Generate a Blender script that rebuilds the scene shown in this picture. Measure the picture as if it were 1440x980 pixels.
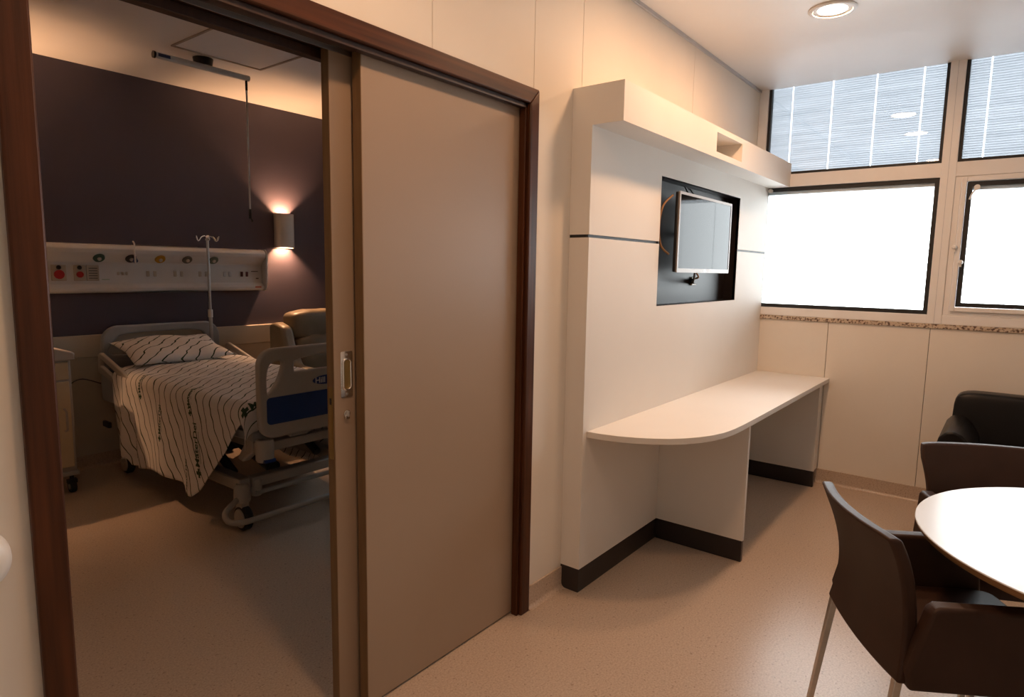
import bpy, bmesh, math, random
from mathutils import Vector, Matrix
random.seed(7)
PI = math.pi
for o in list(bpy.data.objects): bpy.data.objects.remove(o, do_unlink=True)
scn = bpy.context.scene
COL = scn.collection

# ------------------------------------------------------------------ camera
cd = bpy.data.cameras.new('camera'); cam = bpy.data.objects.new('camera', cd); COL.objects.link(cam)
cr = Vector((0.61676801, -0.78697053, 0.01657116)); cu = Vector((0.08696274, 0.08904798, 0.99222373)); cf = Vector((0.78232647, 0.61053079, -0.12335906))
cam.matrix_world = Matrix(((cr.x, cu.x, -cf.x, -2.1029), (cr.y, cu.y, -cf.y, -1.5430), (cr.z, cu.z, -cf.z, 1.4631), (0, 0, 0, 1)))
cd.sensor_fit = 'HORIZONTAL'; cd.sensor_width = 36; cd.lens = 897.145 * 36 / 1440; cd.clip_start = 0.02
scn.camera = cam

# ------------------------------------------------------------------ sky and exposure
SKY = 9.0
LAMP_W = 10.5
WARM = (1.0, 0.545, 0.28)
w = bpy.data.worlds.new('sky'); scn.world = w; w.use_nodes = True
bg = w.node_tree.nodes['Background']; bg.inputs[0].default_value = (0.94, 0.975, 1.0, 1); bg.inputs[1].default_value = SKY
vs = scn.view_settings
scn.display_settings.display_device = 'sRGB'
vs.view_transform = 'Standard'; vs.look = 'None'; vs.gamma = 1; vs.exposure = 0.1; vs.use_curve_mapping = False
def portal(x, y0, y1, z0, z1):
    l = bpy.data.lights.new('window_portal', 'AREA'); l.shape = 'RECTANGLE'; l.size = z1 - z0; l.size_y = abs(y1 - y0)
    l.cycles.is_portal = True
    o = bpy.data.objects.new('window_portal', l); COL.objects.link(o)
    o.location = (x, (y0 + y1) / 2, (z0 + z1) / 2); o.rotation_euler = (0, PI / 2, 0)
portal(2.80, -3.55, -0.05, 1.17, 3.0)
portal(2.80, 0.75, 2.85, 1.0, 2.5)

# ------------------------------------------------------------------ materials
M = {}
def N(nt, t, **kw):
    n = nt.nodes.new(t)
    for k, v in kw.items(): setattr(n, k, v)
    return n
def mat(name, col, rough=0.5, metal=0.0, var=0.06, scale=6.0, bump=0.0, bscale=200.0, stretch=(1, 1, 1), spec=0.5, coat=0.0, emit=None, estr=0.0, aniso=0):
    m = bpy.data.materials.new(name); m.use_nodes = True; nt = m.node_tree; b = nt.nodes['Principled BSDF']
    b.inputs['Roughness'].default_value = rough; b.inputs['Metallic'].default_value = metal
    b.inputs['Specular IOR Level'].default_value = spec; b.inputs['Coat Weight'].default_value = coat
    tc = N(nt, 'ShaderNodeTexCoord'); mp = N(nt, 'ShaderNodeMapping'); mp.inputs['Scale'].default_value = stretch
    nt.links.new(tc.outputs['Object'], mp.inputs[0])
    nz = N(nt, 'ShaderNodeTexNoise'); nz.inputs['Scale'].default_value = scale; nz.inputs['Detail'].default_value = 4
    nt.links.new(mp.outputs[0], nz.inputs['Vector'])
    cr_ = N(nt, 'ShaderNodeValToRGB'); e = cr_.color_ramp.elements
    e[0].position = 0.3; e[1].position = 0.7
    e[0].color = tuple(c * (1 - var) for c in col) + (1,); e[1].color = tuple(min(1, c * (1 + var)) for c in col) + (1,)
    nt.links.new(nz.outputs['Fac'], cr_.inputs[0]); nt.links.new(cr_.outputs[0], b.inputs['Base Color'])
    if bump:
        n2 = N(nt, 'ShaderNodeTexNoise'); n2.inputs['Scale'].default_value = bscale; n2.inputs['Detail'].default_value = 3
        nt.links.new(mp.outputs[0], n2.inputs['Vector'])
        bp = N(nt, 'ShaderNodeBump'); bp.inputs['Strength'].default_value = bump; bp.inputs['Distance'].default_value = 0.002
        nt.links.new(n2.outputs['Fac'], bp.inputs['Height']); nt.links.new(bp.outputs[0], b.inputs['Normal'])
    if emit:
        b.inputs['Emission Color'].default_value = emit + (1,); b.inputs['Emission Strength'].default_value = estr
    M[name] = m
    return m

mat('cream_panel', (0.80, 0.75, 0.675), 0.55, spec=0.3, var=0.02, scale=3, bump=0.05, bscale=60)
mat('white_laminate', (0.80, 0.775, 0.735), 0.6, spec=0.25, var=0.012, scale=4)
mat('ceiling_paint', (0.91, 0.90, 0.885), 0.48, var=0.01, scale=4, bump=0.05, bscale=120)
mat('dark_laminate', (0.016, 0.012, 0.012), 0.42, spec=0.25, var=0.1, scale=14)
mat('seam_dark', (0.05, 0.035, 0.03), 0.7)
mat('plinth_black', (0.022, 0.016, 0.016), 0.42, var=0.1)
mat('mahogany', (0.066, 0.0205, 0.007), 0.40, var=0.38, scale=3.5, stretch=(18, 18, 0.8), bump=0.08, bscale=30, spec=0.28)
mat('mahogany_cross', (0.066, 0.0205, 0.007), 0.40, var=0.38, scale=3.5, stretch=(0.8, 18, 18), bump=0.08, bscale=30, spec=0.28)
mat('mahogany_dark', (0.032, 0.011, 0.005), 0.45, var=0.3, scale=3.5, stretch=(18, 18, 0.8))
mat('taupe_laminate', (0.345, 0.255, 0.185), 0.40, var=0.02, scale=2, bump=0.04, bscale=90)
mat('door_edge', (0.22, 0.13, 0.06), 0.5, var=0.1, stretch=(10, 10, 1))
mat('chrome', (0.75, 0.74, 0.72), 0.16, 1.0, var=0.03)
mat('brushed_steel', (0.60, 0.585, 0.56), 0.34, 1.0, var=0.05, stretch=(1, 1, 20))
mat('brass', (0.45, 0.33, 0.14), 0.35, 1.0, var=0.1)
mat('aluminium_champagne', (0.84, 0.825, 0.81), 0.33, 0.0, var=0.02)
mat('gasket_black', (0.012, 0.013, 0.014), 0.55)
mat('slat_white', (0.80, 0.84, 0.88), 0.5, var=0.02)
mat('cord_white', (0.85, 0.86, 0.86), 0.6)
mat('white_plastic', (0.78, 0.76, 0.73), 0.35, var=0.02)
mat('brown_leather', (0.042, 0.021, 0.0145), 0.48, spec=0.25, var=0.14, scale=9, bump=0.16, bscale=420)
mat('black_leather', (0.005, 0.0045, 0.005), 0.38, spec=0.25, var=0.2, scale=9, bump=0.18, bscale=380)
mat('table_white', (0.66, 0.69, 0.725), 0.24, spec=0.5, var=0.012, scale=3)
mat('plywood_edge', (0.30, 0.155, 0.06), 0.5, var=0.2, stretch=(1, 1, 60))
mat('tv_black', (0.012, 0.012, 0.014), 0.35, var=0.05)
mat('tv_silver', (0.30, 0.275, 0.26), 0.45, 0.3, var=0.03)
mat('tv_screen', (0.010, 0.012, 0.016), 0.04, var=0.02, spec=0.08)
mat('cable_dark', (0.02, 0.02, 0.02), 0.5)
mat('cable_tan', (0.32, 0.17, 0.07), 0.5)
mat('purple_paint', (0.088, 0.070, 0.096), 0.62, var=0.05, scale=2.5, bump=0.08, bscale=150)
mat('wainscot_beige', (0.58, 0.52, 0.43), 0.5, var=0.03)
mat('bed_plastic', (0.46, 0.43, 0.39), 0.45, var=0.03)
mat('bed_plastic_grey', (0.36, 0.37, 0.38), 0.45, var=0.03)
mat('bed_blue', (0.012, 0.045, 0.20), 0.4, var=0.06)
mat('bed_metal', (0.42, 0.40, 0.37), 0.42, 0.25, var=0.04)
mat('bed_dark', (0.028, 0.028, 0.03), 0.5, var=0.1)
mat('rubber_black', (0.015, 0.015, 0.016), 0.6)
mat('mattress_cover', (0.10, 0.13, 0.18), 0.55)
mat('headwall_white', (0.66, 0.65, 0.64), 0.34, var=0.015)
mat('headwall_end', (0.50, 0.51, 0.53), 0.4)
mat('outlet_green', (0.012, 0.055, 0.035), 0.4)
mat('outlet_black', (0.014, 0.016, 0.022), 0.4)
mat('outlet_blue', (0.03, 0.06, 0.18), 0.4)
mat('outlet_yellow', (0.50, 0.25, 0.012), 0.4)
mat('outlet_grey', (0.12, 0.12, 0.11), 0.4)
mat('outlet_greygreen', (0.10, 0.14, 0.11), 0.4)
mat('red_button', (0.42, 0.018, 0.02), 0.4)
mat('sticker_green', (0.05, 0.26, 0.06), 0.5)
mat('sticker_red', (0.55, 0.16, 0.10), 0.5)
mat('socket_cream', (0.50, 0.44, 0.36), 0.4)
mat('socket_dark', (0.10, 0.02, 0.02), 0.4)
mat('ink_grey', (0.12, 0.12, 0.12), 0.5)
mat('sconce_white', (0.60, 0.57, 0.54), 0.35, var=0.02)
mat('cabinet_grey', (0.42, 0.41, 0.40), 0.42, var=0.02)
mat('cabinet_cream', (0.60, 0.50, 0.34), 0.45, var=0.03)
mat('recliner_leather', (0.21, 0.165, 0.11), 0.42, var=0.1, scale=7, bump=0.3, bscale=90)
mat('rail_grey', (0.62, 0.64, 0.66), 0.4, 0.2, var=0.05)
mat('ink_green', (0.018, 0.055, 0.022), 0.7)
mat('logo_white', (0.75, 0.76, 0.78), 0.5)
mat('hatch_edge', (0.46, 0.39, 0.32), 0.6)
mat('lamp_glow', (0.9, 0.85, 0.8), 0.5, emit=(1.0, 0.80, 0.58), estr=9.0)
mat('sconce_glow', (0.9, 0.85, 0.8), 0.5, emit=(1.0, 0.62, 0.33), estr=14.0)

def floor_mat():
    m = bpy.data.materials.new('vinyl_floor'); m.use_nodes = True; nt = m.node_tree; b = nt.nodes['Principled BSDF']
    tc = N(nt, 'ShaderNodeTexCoord')
    n1 = N(nt, 'ShaderNodeTexNoise'); n1.inputs['Scale'].default_value = 140; n1.inputs['Detail'].default_value = 3
    n2 = N(nt, 'ShaderNodeTexNoise'); n2.inputs['Scale'].default_value = 75; n2.inputs['Detail'].default_value = 1
    n3 = N(nt, 'ShaderNodeTexNoise'); n3.inputs['Scale'].default_value = 1.1
    for n in (n1, n2, n3): nt.links.new(tc.outputs['Object'], n.inputs['Vector'])
    r1 = N(nt, 'ShaderNodeValToRGB'); e = r1.color_ramp.elements
    e[0].position = 0.32; e[0].color = (0.45, 0.345, 0.265, 1); e[1].position = 0.66; e[1].color = (0.59, 0.48, 0.385, 1)
    nt.links.new(n1.outputs['Fac'], r1.inputs[0])
    r2 = N(nt, 'ShaderNodeValToRGB'); e = r2.color_ramp.elements
    e[0].position = 0.27; e[0].color = (0.66, 0.62, 0.59, 1); e[1].position = 0.34; e[1].color = (1, 1, 1, 1)
    nt.links.new(n2.outputs['Fac'], r2.inputs[0])
    mx = N(nt, 'ShaderNodeMix', data_type='RGBA', blend_type='MULTIPLY'); mx.inputs[0].default_value = 1
    nt.links.new(r1.outputs[0], mx.inputs[6]); nt.links.new(r2.outputs[0], mx.inputs[7]); nt.links.new(mx.outputs[2], b.inputs['Base Color'])
    r3 = N(nt, 'ShaderNodeMapRange'); r3.inputs['To Min'].default_value = 0.24; r3.inputs['To Max'].default_value = 0.36
    nt.links.new(n3.outputs['Fac'], r3.inputs[0]); nt.links.new(r3.outputs[0], b.inputs['Roughness'])
    bp = N(nt, 'ShaderNodeBump'); bp.inputs['Strength'].default_value = 0.03; nt.links.new(n2.outputs['Fac'], bp.inputs['Height']); nt.links.new(bp.outputs[0], b.inputs['Normal'])
    M['vinyl_floor'] = m
floor_mat()
def granite_mat():
    m = bpy.data.materials.new('granite'); m.use_nodes = True; nt = m.node_tree; b = nt.nodes['Principled BSDF']
    tc = N(nt, 'ShaderNodeTexCoord'); n1 = N(nt, 'ShaderNodeTexNoise'); n1.inputs['Scale'].default_value = 70; n1.inputs['Detail'].default_value = 5
    nt.links.new(tc.outputs['Object'], n1.inputs['Vector'])
    r = N(nt, 'ShaderNodeValToRGB'); e = r.color_ramp.elements
    e[0].position = 0.40; e[0].color = (0.10, 0.05, 0.03, 1); e[1].position = 0.52; e[1].color = (0.58, 0.47, 0.36, 1)
    nt.links.new(n1.outputs['Fac'], r.inputs[0]); nt.links.new(r.outputs[0], b.inputs['Base Color']); b.inputs['Roughness'].default_value = 0.3
    M['granite'] = m
granite_mat()
def glass_mat(name, tint, refl):
    m = bpy.data.materials.new(name); m.use_nodes = True; nt = m.node_tree
    nt.nodes.remove(nt.nodes['Principled BSDF']); out = nt.nodes['Material Output']
    t = N(nt, 'ShaderNodeBsdfTransparent'); t.inputs[0].default_value = tint + (1,)
    g = N(nt, 'ShaderNodeBsdfGlossy'); g.inputs['Roughness'].default_value = 0.0
    f = N(nt, 'ShaderNodeFresnel'); f.inputs[0].default_value = 1.5
    mt = N(nt, 'ShaderNodeMath', operation='MULTIPLY'); mt.inputs[1].default_value = refl
    nt.links.new(f.outputs[0], mt.inputs[0])
    mx = N(nt, 'ShaderNodeMixShader'); nt.links.new(mt.outputs[0], mx.inputs[0]); nt.links.new(t.outputs[0], mx.inputs[1]); nt.links.new(g.outputs[0], mx.inputs[2])
    nt.links.new(mx.outputs[0], out.inputs[0]); M[name] = m
glass_mat('clear_glass', (0.95, 0.97, 0.97), 1.4)
glass_mat('tinted_glass', (0.72, 0.75, 0.78), 1.6)
def slat_mat():
    m = bpy.data.materials.new('slat_translucent'); m.use_nodes = True; nt = m.node_tree
    nt.nodes.remove(nt.nodes['Principled BSDF']); out = nt.nodes['Material Output']
    tc = N(nt, 'ShaderNodeTexCoord'); mp = N(nt, 'ShaderNodeMapping'); mp.inputs['Scale'].default_value = (1, 1.2, 34); nt.links.new(tc.outputs['Object'], mp.inputs[0])
    nz = N(nt, 'ShaderNodeTexNoise'); nz.inputs['Scale'].default_value = 1.5; nz.inputs['Detail'].default_value = 3; nt.links.new(mp.outputs[0], nz.inputs['Vector'])
    r = N(nt, 'ShaderNodeValToRGB'); e = r.color_ramp.elements
    e[0].position = 0.35; e[0].color = (0.335, 0.345, 0.354, 1); e[1].position = 0.65; e[1].color = (0.405, 0.412, 0.419, 1)
    nt.links.new(nz.outputs['Fac'], r.inputs[0])
    d = N(nt, 'ShaderNodeBsdfDiffuse'); t = N(nt, 'ShaderNodeBsdfTranslucent')
    nt.links.new(r.outputs[0], t.inputs[0]); nt.links.new(r.outputs[0], d.inputs[0])
    mx = N(nt, 'ShaderNodeMixShader'); mx.inputs[0].default_value = 0.5
    nt.links.new(d.outputs[0], mx.inputs[1]); nt.links.new(t.outputs[0], mx.inputs[2]); nt.links.new(mx.outputs[0], out.inputs[0])
    M['slat_translucent'] = m
slat_mat()
def stripe_mat():
    m = bpy.data.materials.new('striped_cotton'); m.use_nodes = True; nt = m.node_tree; b = nt.nodes['Principled BSDF']
    uv = N(nt, 'ShaderNodeUVMap'); sp = N(nt, 'ShaderNodeSeparateXYZ'); nt.links.new(uv.outputs[0], sp.inputs[0])
    def mth(op, a, bb):
        n = N(nt, 'ShaderNodeMath', operation=op)
        for i, v in enumerate((a, bb)):
            if v is None: continue
            if isinstance(v, (int, float)): n.inputs[i].default_value = v
            else: nt.links.new(v, n.inputs[i])
        return n.outputs[0]
    U, V = sp.outputs[0], sp.outputs[1]
    perp = mth('ADD', mth('ADD', mth('MULTIPLY', mth('MINIMUM', U, -0.42), -0.43), mth('MULTIPLY', mth('MAXIMUM', mth('ADD', U, 0.42), 0.0), -0.80)), mth('MULTIPLY', V, 0.903))
    al = mth('ADD', mth('MULTIPLY', U, 0.903), mth('MULTIPLY', V, 0.43))
    nz = N(nt, 'ShaderNodeTexNoise'); nz.inputs['Scale'].default_value = 9.0; nz.inputs['Detail'].default_value = 1
    nt.links.new(uv.outputs[0], nz.inputs['Vector'])
    wob = mth('ADD', mth('MULTIPLY', mth('SINE', mth('MULTIPLY', al, 24.0), None), 0.006), mth('MULTIPLY', mth('SUBTRACT', nz.outputs['Fac'], 0.5), 0.05))
    fr = mth('FRACT', mth('DIVIDE', mth('ADD', perp, mth('ADD', wob, 10.0)), 0.070), None)
    line = mth('LESS_THAN', mth('ABSOLUTE', mth('SUBTRACT', fr, 0.5), None), 0.058)
    mx = N(nt, 'ShaderNodeMix', data_type='RGBA'); nt.links.new(line, mx.inputs[0])
    mx.inputs[6].default_value = (0.70, 0.67, 0.64, 1); mx.inputs[7].default_value = (0.020, 0.045, 0.022, 1)
    nt.links.new(mx.outputs[2], b.inputs['Base Color']); b.inputs['Roughness'].default_value = 0.85
    n2 = N(nt, 'ShaderNodeTexNoise'); n2.inputs['Scale'].default_value = 14; n2.inputs['Detail'].default_value = 4; nt.links.new(uv.outputs[0], n2.inputs['Vector'])
    bp = N(nt, 'ShaderNodeBump'); bp.inputs['Strength'].default_value = 0.35; bp.inputs['Distance'].default_value = 0.012
    nt.links.new(n2.outputs['Fac'], bp.inputs['Height']); nt.links.new(bp.outputs[0], b.inputs['Normal'])
    M['striped_cotton'] = m
stripe_mat()

# ------------------------------------------------------------------ mesh helpers
LOCAL = set()
def box(bm, x0, x1, y0, y1, z0, z1):
    x0, x1 = min(x0, x1), max(x0, x1); y0, y1 = min(y0, y1), max(y0, y1); z0, z1 = min(z0, z1), max(z0, z1)
    v = [bm.verts.new(c) for c in ((x0, y0, z0), (x1, y0, z0), (x1, y1, z0), (x0, y1, z0), (x0, y0, z1), (x1, y0, z1), (x1, y1, z1), (x0, y1, z1))]
    for f in ((3, 2, 1, 0), (4, 5, 6, 7), (0, 1, 5, 4), (1, 2, 6, 5), (2, 3, 7, 6), (3, 0, 4, 7)): bm.faces.new([v[i] for i in f])
    return v
def B(*boxes):
    bm = bmesh.new()
    for b in boxes: box(bm, *b)
    return bm
def cyl(bm, p0, p1, r0, r1=None, n=16):
    r1 = r0 if r1 is None else r1
    p0, p1 = Vector(p0), Vector(p1); d = (p1 - p0).normalized()
    a = d.orthogonal().normalized(); b = d.cross(a)
    r = [[bm.verts.new(p + (a * math.cos(2 * PI * i / n) + b * math.sin(2 * PI * i / n)) * q) for i in range(n)] for p, q in ((p0, r0), (p1, r1))]
    for i in range(n): bm.faces.new((r[0][i], r[0][(i + 1) % n], r[1][(i + 1) % n], r[1][i]))
    bm.faces.new(r[0][::-1]); bm.faces.new(r[1])
def tube(bm, pts, rad, n=10, closed=False):
    pts = [Vector(p) for p in pts]; rings = []; prev = None
    for i, p in enumerate(pts):
        if closed: d = pts[(i + 1) % len(pts)] - pts[i - 1]
        else: d = pts[min(i + 1, len(pts) - 1)] - pts[max(i - 1, 0)]
        d.normalize()
        a = d.orthogonal().normalized() if prev is None else (prev - d * prev.dot(d)).normalized()
        prev = a; b = d.cross(a)
        r = rad[i] if isinstance(rad, (list, tuple)) else rad
        rings.append([bm.verts.new(p + (a * math.cos(2 * PI * k / n) + b * math.sin(2 * PI * k / n)) * r) for k in range(n)])
    m = len(rings)
    for i in range(m if closed else m - 1):
        A_, B_ = rings[i], rings[(i + 1) % m]
        for k in range(n): bm.faces.new((A_[k], A_[(k + 1) % n], B_[(k + 1) % n], B_[k]))
    if not closed: bm.faces.new(rings[0][::-1]); bm.faces.new(rings[-1])
def smooth_path(pts, sub=6):
    P = [Vector(p) for p in pts]; out = []
    for i in range(len(P) - 1):
        a = P[max(i - 1, 0)]; b = P[i]; c = P[i + 1]; d = P[min(i + 2, len(P) - 1)]
        for k in range(sub):
            t = k / sub
            out.append(0.5 * ((2 * b) + (c - a) * t + (2 * a - 5 * b + 4 * c - d) * t * t + (3 * b - a - 3 * c + d) * t ** 3))
    out.append(P[-1]); return out
def prism(bm, poly, f0, f1):
    """poly: list of 2D points; f0/f1 map (a,b) -> 3D for the two caps."""
    A_ = [bm.verts.new(f0(*p)) for p in poly]; B_ = [bm.verts.new(f1(*p)) for p in poly]; n = len(poly)
    bm.faces.new(A_); bm.faces.new(B_[::-1])
    for i in range(n): bm.faces.new((A_[i], B_[i], B_[(i + 1) % n], A_[(i + 1) % n]))
def lathe(bm, prof, c, n=32, axis='z'):
    """prof: list of (radius, height); revolve about a vertical (or y / x) axis through c."""
    rings = []
    for r, h in prof:
        ring = []
        for i in range(n):
            a = 2 * PI * i / n; p = (r * math.cos(a), r * math.sin(a), h)
            if axis == 'y': p = (p[0], p[2], p[1])
            if axis == 'x': p = (p[2], p[0], p[1])
            ring.append(bm.verts.new((c[0] + p[0], c[1] + p[1], c[2] + p[2])))
        rings.append(ring)
    for A_, B_ in zip(rings, rings[1:]):
        for i in range(n): bm.faces.new((A_[i], A_[(i + 1) % n], B_[(i + 1) % n], B_[i]))
    bm.faces.new(rings[0][::-1]); bm.faces.new(rings[-1])
def grid(bm, fn, nu, nv, uvfn=None):
    V = [[bm.verts.new(fn(i / nu, j / nv)) for j in range(nv + 1)] for i in range(nu + 1)]
    uvl = bm.loops.layers.uv.verify() if uvfn else None
    for i in range(nu):
        for j in range(nv):
            f = bm.faces.new((V[i][j], V[i + 1][j], V[i + 1][j + 1], V[i][j + 1]))
            if uvfn:
                for l, (a, b) in zip(f.loops, ((i, j), (i + 1, j), (i + 1, j + 1), (i, j + 1))): l[uvl].uv = uvfn(a / nu, b / nv)
    return V
def cushion(bm, c, s, e=0.35, n=20, fn=None):
    """rounded superellipsoid box centred on c with half sizes s."""
    def sp(x, p): return math.copysign(abs(x) ** p, x)
    rows = []
    for i in range(n + 1):
        ph = -PI / 2 + PI * i / n; row = []
        for j in range(2 * n):
            th = 2 * PI * j / (2 * n)
            p = Vector((sp(math.cos(ph), e) * sp(math.cos(th), e) * s[0], sp(math.cos(ph), e) * sp(math.sin(th), e) * s[1], sp(math.sin(ph), e) * s[2]))
            if fn: p = fn(p)
            row.append(bm.verts.new(Vector(c) + p))
        rows.append(row)
    for a, b in zip(rows, rows[1:]):
        for j in range(2 * n): bm.faces.new((a[j], a[(j + 1) % (2 * n)], b[(j + 1) % (2 * n)], b[j]))
    bmesh.ops.remove_doubles(bm, verts=bm.verts, dist=1e-5)
def obj(name, bm, m, parent=None, smooth=False, bevel=0, seg=2, sub=0, autos=None):
    me = bpy.data.meshes.new(name)
    bmesh.ops.recalc_face_normals(bm, faces=bm.faces)
    bm.to_mesh(me); bm.free()
    return link(name, me, m, parent, smooth, bevel, seg, sub, autos)
def link(name, me, m, parent=None, smooth=False, bevel=0, seg=2, sub=0, autos=None):
    if m: 
        me.materials.clear(); me.materials.append(M[m])
    o = bpy.data.objects.new(name, me); COL.objects.link(o)
    if smooth or bevel or sub:
        for p in me.polygons: p.use_smooth = True
    if autos is not None or (bevel and autos is None):
        a = math.radians(autos if autos is not None else 40)
        b2 = bmesh.new(); b2.from_mesh(me)
        for e in b2.edges:
            e.smooth = not (len(e.link_faces) == 2 and e.calc_face_angle(0) > a)
        b2.to_mesh(me); b2.free()
    if bevel:
        md = o.modifiers.new('bevel', 'BEVEL'); md.width = bevel; md.segments = seg; md.limit_method = 'ANGLE'; md.angle_limit = math.radians(35); md.harden_normals = False
    if sub:
        md = o.modifiers.new('sub', 'SUBSURF'); md.levels = sub; md.render_levels = sub
    if parent is not None:
        o.parent = parent      # parts are in world coordinates unless their thing's empty is marked local
        if parent.type == 'EMPTY' and parent.name not in LOCAL: o.location = -Vector(parent.location)
    return o
def tag(o, label, cat, group=None, kind=None):
    o['label'] = label; o['category'] = cat
    if group: o['group'] = group
    if kind: o['kind'] = kind
    return o
def thing(name, label, cat, loc=(0, 0, 0), group=None, kind=None, rotz=0, local=False):
    """An Empty at the thing's base. Parts in world coordinates unless local=True."""
    o = bpy.data.objects.new(name, None); COL.objects.link(o); o.location = loc; o.rotation_euler = (0, 0, rotz); o.empty_display_size = 0.1
    if local: LOCAL.add(o.name)
    return tag(o, label, cat, group, kind)
def S(name, bm, m, label, cat, **kw):
    return tag(obj(name, bm, m, **kw), label, cat, kind='structure')
def curve2d(splines, depth, bevel=0.0):
    """filled 2D outline(s) with holes -> mesh in the XY plane, thickness 2*depth"""
    cu_ = bpy.data.curves.new('outline', 'CURVE'); cu_.dimensions = '2D'; cu_.fill_mode = 'BOTH'; cu_.extrude = depth; cu_.bevel_depth = bevel; cu_.bevel_resolution = 2
    for pts in splines:
        s = cu_.splines.new('POLY'); s.points.add(len(pts) - 1); s.use_cyclic_u = True
        for p, q in zip(s.points, pts): p.co = (q[0], q[1], 0, 1)
    t = bpy.data.objects.new('tmp', cu_); COL.objects.link(t)
    me = bpy.data.meshes.new_from_object(t.evaluated_get(bpy.context.evaluated_depsgraph_get()))
    bpy.data.objects.remove(t); bpy.data.curves.remove(cu_); return me
def text_mesh(body, size, extrude=0.0):
    cu_ = bpy.data.curves.new('text', 'FONT'); cu_.body = body; cu_.size = size; cu_.extrude = extrude; cu_.align_x = 'CENTER'; cu_.align_y = 'CENTER'; cu_.offset = size * 0.018; cu_.resolution_u = 3
    t = bpy.data.objects.new('tmp', cu_); COL.objects.link(t)
    me = bpy.data.meshes.new_from_object(t.evaluated_get(bpy.context.evaluated_depsgraph_get()))
    bpy.data.objects.remove(t); bpy.data.curves.remove(cu_); return me
def rrect(x0, x1, y0, y1, r, n=6):
    out = []
    for cx, cy, a0 in ((x1 - r, y1 - r, 0), (x0 + r, y1 - r, PI / 2), (x0 + r, y0 + r, PI), (x1 - r, y0 + r, 1.5 * PI)):
        for k in range(n + 1):
            a = a0 + PI / 2 * k / n; out.append((cx + r * math.cos(a), cy + r * math.sin(a)))
    return out
def xf(me, fn):
    for v in me.vertices: v.co = fn(v.co)
    return me
def upright(me, y):      # XY outline -> XZ plane at depth y
    return xf(me, lambda c: Vector((c.x, y - c.z, c.y)))

# ================================================================== ROOM SHELL
H = 2.75; HB = 2.79; XW = 2.70; YB = 3.555
X0, Y0 = -3.4, -3.6            # the unseen rear and near walls
S('floor', B((X0 - .1, 3.1, Y0 - .1, YB + .1, -0.06, 0)), 'vinyl_floor', 'speckled beige pink vinyl floor running through both rooms', 'floor')
S('ceiling', B((X0, XW + .02, Y0, 0.0, H, H + .12)), 'ceiling_paint', 'smooth white ceiling of the sitting room', 'ceiling')
S('ceiling_bedroom', B((-2.2, 2.86, 0.14, YB, HB, HB + .1)), 'ceiling_paint', 'white ceiling over the hospital bed', 'ceiling')
S('trim_1', B((X0, XW, -0.012, 0.0, H - .018, H - .0005)), 'headwall_end', 'thin grey shadow gap strip where panelled wall meets ceiling', 'trim')
# wall with the doorway: core plus separate laminate panels with thin joints
DX0, DX1, DZ = -1.662, -0.058, 2.098
wt = S('wall_door_side', B((X0, DX0 - .02, .012, .13, 0, 2.9), (DX1 + .02, 2.86, .012, .13, 0, 2.9), (DX0 - .02, DX1 + .02, .012, .13, DZ + .02, 2.9)), 'seam_dark',
       'cream panelled wall around the sliding door and television unit', 'wall')
g = 0.0016
seams = [X0, -2.4, DX0 - .012]
for a, b in ((X0, -2.35), (-2.35, DX0 - .012)): obj('wall_panel', B((a + g, b - g, 0, .013, 0, H)), 'cream_panel', wt)
for a, b in ((DX0 - .012, -1.25), (-1.25, -0.569), (-0.569, -0.015)): obj('wall_panel', B((a + g, b - g, 0, .013, DZ + .03, H)), 'cream_panel', wt)
obj('wall_panel', B((-.038, -.015 - g, 0, .013, 0, DZ + .0285)), 'cream_panel', wt)
for a, b in ((-.015, .333), (.333, 1.52), (1.52, XW + .03)): obj('wall_panel', B((a + g, b - g, 0, .013, 0, H)), 'cream_panel', wt)
obj('bedroom_lining', B((-2.2, DX0 - .02, .13, .14, 0, HB), (DX1 + .02, 2.86, .13, .14, 0, HB), (DX0 - .02, DX1 + .02, .13, .14, DZ + .02, HB)), 'wainscot_beige', wt)
# window wall below the sill
ZS = 1.165
ww = S('wall_window_side', B((XW + .012, XW + .14, Y0, .0, 0, ZS - .03)), 'seam_dark', 'cream panelled low wall under the granite window sill', 'wall')
ys = [0.0, -0.559, -1.15, -1.74, -2.33, -2.92, Y0]
for a, b in zip(ys, ys[1:]): obj('wall_panel', B((XW, XW + .013, b + g, a - g, 0, ZS - .028)), 'cream_panel', ww)
S('trim_2', B((XW - .012, XW + .16, Y0, -0.0, ZS - .028, ZS)), 'granite', 'speckled brown granite window sill', 'sill', bevel=.003)
S('wall_window_top', B((2.80, 2.90, Y0, 0.13, 3.0, 3.1), (2.70, 2.90, Y0, 0.0, 3.1, 3.15)), 'ceiling_paint', 'concealed wall strip above the window heads', 'wall')
S('wall_rear', B((X0 - .1, X0, Y0, .13, 0, H)), 'cream_panel', 'cream wall behind the camera', 'wall')
S('wall_near', B((X0, 2.86, Y0 - .1, Y0, 0, 3.1)), 'cream_panel', 'cream wall facing the television unit', 'wall')
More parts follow.
